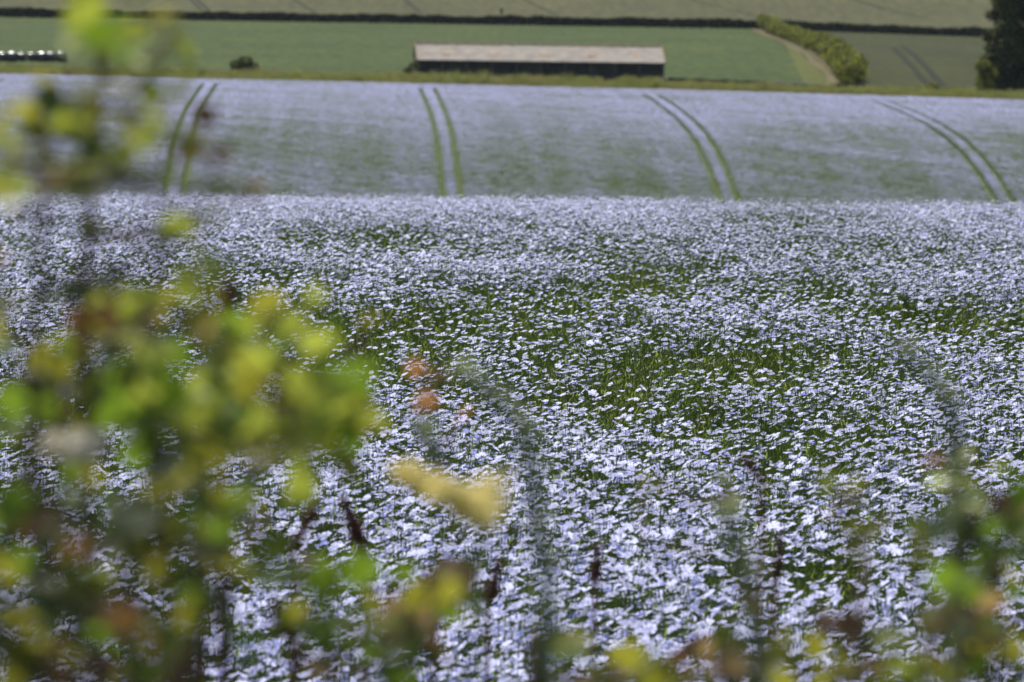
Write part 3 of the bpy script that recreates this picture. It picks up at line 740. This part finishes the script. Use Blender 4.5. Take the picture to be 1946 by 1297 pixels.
left = [(170,15,75,'y',3),(200,60,60,'y',2),(140,88,60,'p',1),(215,110,70,'g',2),(300,55,60,'o',2),(330,88,50,'y',2),(310,25,45,'o',1),(345,50,40,'b',1),(262,130,45,'p',1),(250,170,50,'o',2),
 (185,190,40,'b',1),(80,238,70,'d',2),(120,262,70,'g',2),(165,300,60,'y',2),(220,255,55,'o',2),(272,225,60,'y',2),(268,262,50,'o',1),(350,285,60,'y',3),(342,320,45,'y',1),
 (392,250,50,'b',2),(375,272,40,'t',1),(412,290,40,'t',1),(45,312,60,'y',2),(32,362,60,'p',2),(92,345,60,'t',1),(140,325,60,'o',2),(210,330,60,'d',2),(242,352,55,'d',1),
 (495,365,42,'r',1),(310,422,50,'y',2),(396,412,45,'p',1),(12,492,45,'t',1),(165,480,60,'d',2),(156,525,60,'d',2),(325,556,45,'r',1),(240,562,60,'y',2),(185,600,70,'y',2),(215,612,60,'o',2),(272,602,60,'t',1),(300,640,50,'o',1),
 (130,662,60,'y',2),(152,675,45,'r',1),(222,662,40,'p',2),(290,700,75,'g',3),(265,742,70,'g',2),(240,715,50,'o',1),(100,730,60,'y',2),(60,745,60,'o',2),(15,640,50,'p',1),(0,605,70,'d',2),(85,560,50,'d',1),(60,640,50,'d',1),
 (570,602,50,'y',2),(556,656,40,'y',1),(700,615,50,'o',1),(650,700,65,'g',3),(632,735,60,'g',2),(500,720,70,'y',2),(470,748,60,'o',2),(540,765,60,'o',2),(660,800,65,'y',2),(722,805,55,'o',1),(600,790,55,'o',2),
 (402,640,45,'t',1),(380,750,45,'p',1),(425,775,50,'p',1),(445,745,50,'o',2),(342,812,65,'y',2),(270,852,55,'p',1),(245,800,70,'g',2),(180,780,55,'t',1),(70,812,60,'g',2),(25,830,60,'o',1),
 (90,930,65,'g',2),(132,952,45,'p',1),(62,1000,70,'d',2),(320,905,70,'d',2),(400,940,55,'t',1),(345,1000,80,'d',3),(290,960,65,'o',2),(170,1010,80,'d',3),(100,1050,60,'b',2),(40,1100,75,'d',3),(20,960,55,'o',1),
 (230,1020,60,'o',2),(450,960,55,'o',1),(480,830,60,'o',2),(520,860,50,'y',1),(560,830,50,'o',1),(430,840,55,'g',2),(390,880,60,'o',2),(300,1080,60,'o',2),(250,1110,55,'g',2),(130,1130,60,'o',1),(70,1180,70,'d',2),(20,1220,70,'d',2),
 (200,1180,75,'d',3),(150,1250,70,'b',2),(290,1220,45,'t',1),(350,1260,60,'d',2),(340,1120,60,'d',2),(400,1190,60,'d',2),(460,1110,55,'o',1),(60,880,55,'o',2),(160,890,50,'o',1),(10,760,55,'g',1),(320,780,55,'g',2),(390,720,50,'g',1),(200,930,60,'g',2),(10,1030,60,'b',2),(110,1000,60,'g',1),(250,1270,60,'d',2),
 (360,960,60,'o',1),(30,410,45,'o',1),(90,300,45,'o',1)]
def fill(n, x0, x1, y0, y1, keys, s0=60, s1=85):
    return [(random.uniform(x0, x1), random.uniform(y0, y1), random.uniform(s0, s1), random.choice(keys), 2) for _ in range(n)]
low_left = [b for b in left if b[1] > 845] + fill(30, -30, 430, 880, 1320, 'ddbobg') + fill(6, 300, 480, 880, 1060, 'oodtg')
left = [b for b in left if b[1] <= 845] + fill(17, 150, 470, 560, 840, 'ygoyg') + fill(12, 430, 730, 690, 850, 'yoygo') + fill(10, -20, 200, 560, 840, 'odgbo') + fill(6, 0, 200, 200, 380, 'oygo', 50, 70)
top_left = [b for b in left if b[1] < 450]; left = [b for b in left if b[1] >= 450]
shrub('hedge_shrub', 190, 2.55, 'blurred tall leafy twig reaching up past the far flax at the top left', 'shrub',
      [[(190, 1330), (170, 1000), (160, 560), (168, 450), (182, 250), (190, 150), (172, 20)], [(100, 1330), (70, 1000), (60, 700), (90, 350)]], top_left, .005)
shrub('hedge_shrub', 330, 2.7, 'blurred broad yellow-green shrub across the left middle of the view', 'shrub',
      [[(330, 1330), (320, 1000), (285, 700), (280, 600), (330, 420)], [(430, 1330), (440, 1000), (520, 800), (640, 720), (660, 690)], [(150, 1330), (120, 1000), (110, 700)]], left)
shrub('hedge_shrub', 180, 2.45, 'blurred dark thicket of leaves filling the bottom left corner under the tall shrub', 'shrub',
      [[(60, 1330), (70, 1100), (90, 930)], [(240, 1330), (230, 1100), (290, 900)], [(380, 1330), (370, 1150), (420, 950)]], low_left)
centre = fill(9, 540, 860, 1080, 1300, 'gobot', 50, 70) + [(620,1110,80,'g',4),(590,1090,60,'g',2),(610,1195,80,'g',3),(640,1230,60,'g',2),(700,1170,60,'o',2),(680,1200,60,'t',1),(800,1105,60,'b',2),(830,1140,55,'o',2),(780,1130,50,'o',1),(560,1160,55,'o',1),(740,1230,60,'o',2),(570,1250,60,'b',1),(810,1220,45,'b',1),(720,1280,60,'g',2),(850,1090,40,'t',1),(800,1280,60,'g',2)]
shrub('hedge_shrub', 660, 2.8, 'blurred low clump of bright green leaves at the bottom left of centre', 'shrub', [[(640, 1330), (630, 1200), (615, 1100)], [(760, 1330), (790, 1200), (815, 1120)]], centre)
right = fill(9, 1730, 1946, 900, 1290, 'osgot', 50, 70) + [(1820,880,60,'p',2),(1832,905,60,'y',2),(1845,962,42,'r',1),(1825,1000,60,'d',3),(1840,1030,55,'d',2),(1790,1005,60,'s',2),(1740,1025,60,'y',2),(1880,1080,70,'g',3),(1925,1010,65,'o',2),(1800,1080,60,'d',1),(1870,1110,60,'g',2),(1930,920,55,'b',2),(1935,960,50,'t',1),(1920,1060,55,'g',1),
 (1820,1205,70,'o',3),(1780,1180,55,'s',1),(1860,1180,50,'y',1),(1800,1250,70,'o',2),(1900,1200,45,'b',1),(1870,1260,60,'g',1),(1760,1240,55,'t',1),(1720,1265,60,'y',2),(1930,1270,60,'o',2),(1935,1130,50,'g',1),(1800,940,50,'o',1),(1770,880,40,'b',1)]
shrub('hedge_shrub', 1840, 2.8, 'blurred olive-green shrub sprig standing at the lower right edge', 'shrub', [[(1830, 1330), (1835, 1150), (1828, 990), (1822, 870)], [(1900, 1330), (1890, 1150), (1925, 950)]], right)
low = [(1600,935,50,'y',2),(1625,920,40,'o',1),(1580,970,45,'t',1),(1640,1035,50,'o',2),(1655,1050,40,'g',1),(1610,1240,60,'b',2),(1640,1270,60,'t',1),(1690,1270,55,'y',2),(1590,1275,55,'o',1)]
shrub('hedge_sprig', 1630, 2.9, 'faint thin sprig of yellowish leaves between the grey stalk and the right shrub', 'sprig', [[(1640, 1330), (1645, 1150), (1640, 1020), (1605, 940)]], low, .0016)
low2 = fill(8, 1000, 1700, 1225, 1300, 'gotbo', 50, 65) + [(1200,1275,70,'g',3),(1230,1262,50,'y',1),(1150,1290,55,'o',1),(1370,1235,45,'t',2),(1390,1265,60,'d',2),(1340,1285,55,'g',1),(1250,1290,55,'g',1),(1290,1250,45,'b',1),(1030,1290,55,'g',1),(1480,1285,50,'o',1)]
shrub('hedge_sprig', 1240, 2.9, 'blurred low leaves just showing along the bottom edge right of centre', 'sprig', [[(1230, 1330), (1220, 1270)], [(1370, 1330), (1380, 1250)]], low2, .0016)
low3 = [(1390,918,42,'y',2),(1372,950,36,'o',1),(1250,920,30,'o',1),(1220,905,30,'o',1)]
shrub('hedge_sprig', 1330, 3.6, 'very faint yellow leaf sprig above the grey stalk right of centre', 'sprig', [[(1320, 1400), (1330, 1150), (1370, 960), (1390, 915)]], low3, .0010)
shrub('hedge_sprig', 830, 3.2, 'single orange leaves on a thin sprig above the cream blossom', 'sprig', [[(905, 1400), (880, 1100), (850, 900), (825, 725)]], [(815,722,42,'r',2),(790,700,30,'r',1),(880,800,30,'r',1),(812,800,45,'s',2),(800,835,40,'s',1)], .0010)

def spike(name, label, cat, pix, d, w, mat, dens, group, leafy=False, part='seed_cluster', stemm=None):
    """an upright stalk whose upper part carries a dense narrow head; pix: pixel polyline from top down"""
    pts = [at(px, py, d) for px, py in pix]; foot = onground(pix[-1][0], d); root = foot
    full = [foot] + pts[::-1]
    t = thing(name, root, label, cat, group)
    mb = MB(); loc = [p - root for p in full]; mb.tube(loc, [(.0030 if leafy else .0022) - (.0014 if leafy else .0013)*i/len(loc) for i in range(len(loc))], 5); obj('stem', mb.mesh('stem', stemm or mat, True), t)
    L_ = [0]
    for i in range(len(pts)-1): L_.append(L_[-1] + (pts[i+1]-pts[i]).length)
    w *= 1.35 if leafy else 1.12; mb = MB(); n = int(L_[-1]*dens*(1.7 if leafy else 1.5))
    for i in range(n):
        s = random.random()*L_[-1]; k = next(j for j in range(len(L_)-1) if s <= L_[j+1]); f = (s-L_[k])/(L_[k+1]-L_[k])
        p = pts[k].lerp(pts[k+1], f) - root
        lump = .45 + .75*abs(math.sin(s*95 + d)); ww = w*lump*min(1, .35 + s/L_[-1]*2.2)
        a = random.random()*6.28; r = ww*random.random()**.5
        c = p + Vector((math.cos(a)*r, math.sin(a)*r, 0))
        if leafy:
            dr = Vector((math.cos(a), math.sin(a), random.uniform(-.2, .9))).normalized(); sd = Vector((-math.sin(a), math.cos(a), 0))
            l = w*random.uniform(.8, 2.6); mb.poly((p, p + dr*l*.5 - sd*l*.22, p + dr*l, p + dr*l*.5 + sd*l*.22))
        else:
            mb.octa(c, random.uniform(.0012, .0024), 0, .8)
    obj(part, mb.mesh(part, mat), t)
    return t
DG = 'dark red seed stalks in the foreground'
spike('dock_stalk', 'dark red-brown seed stalk left of the cream blossom', 'plant', [(652, 945), (668, 985), (684, 1030), (698, 1075)], 5.0, .0058, redm, 5200, DG)
spike('dock_stalk', 'faint brown seed stalk leaning left beside the darkest red stalk', 'plant', [(600, 960), (580, 1000), (560, 1045)], 4.4, .005, redm, 2600, DG)
spike('dock_stalk', 'short dark red stalk at the bottom centre left of the grey stem', 'plant', [(948, 1065), (942, 1100), (930, 1140)], 5.0, .005, redm, 5000, DG)
spike('dock_stalk', 'small brown stalk standing among the flowers just right of centre bottom', 'plant', [(1136, 1035), (1134, 1070), (1130, 1108)], 5.2, .0042, redm, 4200, DG)
spike('dock_stalk', 'thin brown stalk beside the grey stalk right of centre', 'plant', [(1482, 1015), (1480, 1060), (1472, 1120)], 4.8, .0026, redm, 3600, DG)
spike('dock_stalk', 'short brown tip leaning left above the grey stalk right of centre', 'plant', [(1412, 868), (1430, 890), (1450, 915)], 4.4, .0040, redm, 3600, DG)
spike('dock_stalk', 'brown stalk slanting up to the right near the bottom edge', 'plant', [(1332, 1208), (1300, 1236), (1262, 1268)], 3.8, .0050, redm, 4600, DG)
spike('dock_stalk', 'red-brown stalk rising from the bottom edge below the grey stem', 'plant', [(1015, 1205), (1020, 1250), (1020, 1310)], 3.8, .0055, redm, 4600, DG)
spike('dock_stalk', 'brown upright stalk in front of the left shrub', 'plant', [(438, 535), (434, 580), (428, 625)], 3.4, .0036, redm, 5200, DG)
spike('dock_stalk', 'brown stalk below the upright one in the left shrub', 'plant', [(402, 665), (398, 690), (394, 715)], 3.4, .0032, redm, 5200, DG)
spike('dock_stalk', 'brown stalk at the bottom between the two green clumps', 'plant', [(815, 1150), (822, 1190), (820, 1240)], 3.8, .0046, redm, 4200, DG)
spike('dock_stalk', 'faint red stalk leaning in the right shrub', 'plant', [(1900, 1120), (1885, 1150), (1868, 1185)], 3.8, .0040, redm, 3600, DG)
spike('dock_stalk', 'slanting brown stalk under the green clump at bottom left', 'plant', [(520, 1140), (540, 1185), (560, 1235)], 3.6, .0045, redm, 3800, DG)
MG = 'grey-green nodding stalks in the foreground'
spike('mugwort_stalk', 'long grey-green nodding stalk curving down the middle of the view', 'plant', [(868, 695), (905, 730), (942, 768), (985, 800), (1003, 855), (1015, 930), (1022, 1000), (1035, 1080), (1038, 1180), (1040, 1320)], 2.7, .0042, greym, 1500, MG, True, 'leaf_spike')
spike('mugwort_stalk', 'grey-green nodding stalk standing alone at the right', 'plant', [(1708, 660), (1750, 700), (1785, 735), (1808, 775), (1815, 830), (1818, 900)], 2.7, .0040, greym, 1700, MG, True, 'leaf_spike')
spike('mugwort_stalk', 'grey-green stalk rising from the bottom right of centre', 'plant', [(1376, 965), (1388, 1020), (1415, 1080), (1430, 1150), (1440, 1240), (1445, 1320)], 2.7, .0042, greym, 1700, MG, True, 'leaf_spike')
def blossom(label, d, arms, mat, root_px, w, dens, stemm):
    root = onground(root_px, d); t = thing('blossom_stalk', root, label, 'flower')
    base = at(*arms[0][0], d) - root
    mb = MB(); mb.tube([Vector((0, 0, 0)), base*.5 + Vector((.01, 0, 0)), base], [.0022, .0018, .0012], 5); obj('stem', mb.mesh('stem', stemm, True), t)
    mb = MB()
    for arm in arms:
        pl = [at(px, py, d + random.uniform(-.03, .03)) - root for px, py in arm]
        for i in range(len(pl)-1):
            n = int((pl[i+1]-pl[i]).length*dens)
            for k in range(n):
                c = pl[i].lerp(pl[i+1], random.random()) + Vector((random.gauss(0, w), random.gauss(0, w), random.gauss(0, w*.7)))
                mb.octa(c, random.uniform(.0018, .0034), 0, .8)
    obj('flower_head', mb.mesh('flower_head', mat), t)
blossom('blurred cream plume of blossom in the lower middle of the view', 3.0, [[(915, 985), (905, 950), (850, 940), (800, 915), (762, 882)], [(915, 985), (920, 940), (945, 905)], [(915, 985), (880, 955), (840, 935)]], LM['c'], 930, .0044, 2700, greym)
blossom('small creamy white blossom inside the left shrub', 2.6, [[(150, 865), (120, 850), (105, 845)], [(150, 865), (160, 840), (180, 832)]], LM['w'], 165, .0032, 4200, greym)

# ------------------------------------------------------------------ summer haze over the valley
mb = MB(); mb.box(-3300, 3300, -90, 5050, -45, 110)
hz = obj('haze', mb.mesh('haze', [])); hz['kind'] = 'stuff'
hm = bpy.data.materials.new('haze'); hm.use_nodes = True; t = hm.node_tree; t.nodes.remove(t.nodes['Principled BSDF'])
pv = t.nodes.new('ShaderNodeVolumePrincipled'); pv.inputs['Color'].default_value = (.80, .87, 1, 1); pv.inputs['Density'].default_value = 2.2e-5
pv.inputs['Anisotropy'].default_value = .2
t.links.new(pv.outputs[0], t.nodes['Material Output'].inputs['Volume']); hz.data.materials.append(hm)
tag(hz, 'thin pale summer haze over the far fields', 'haze')
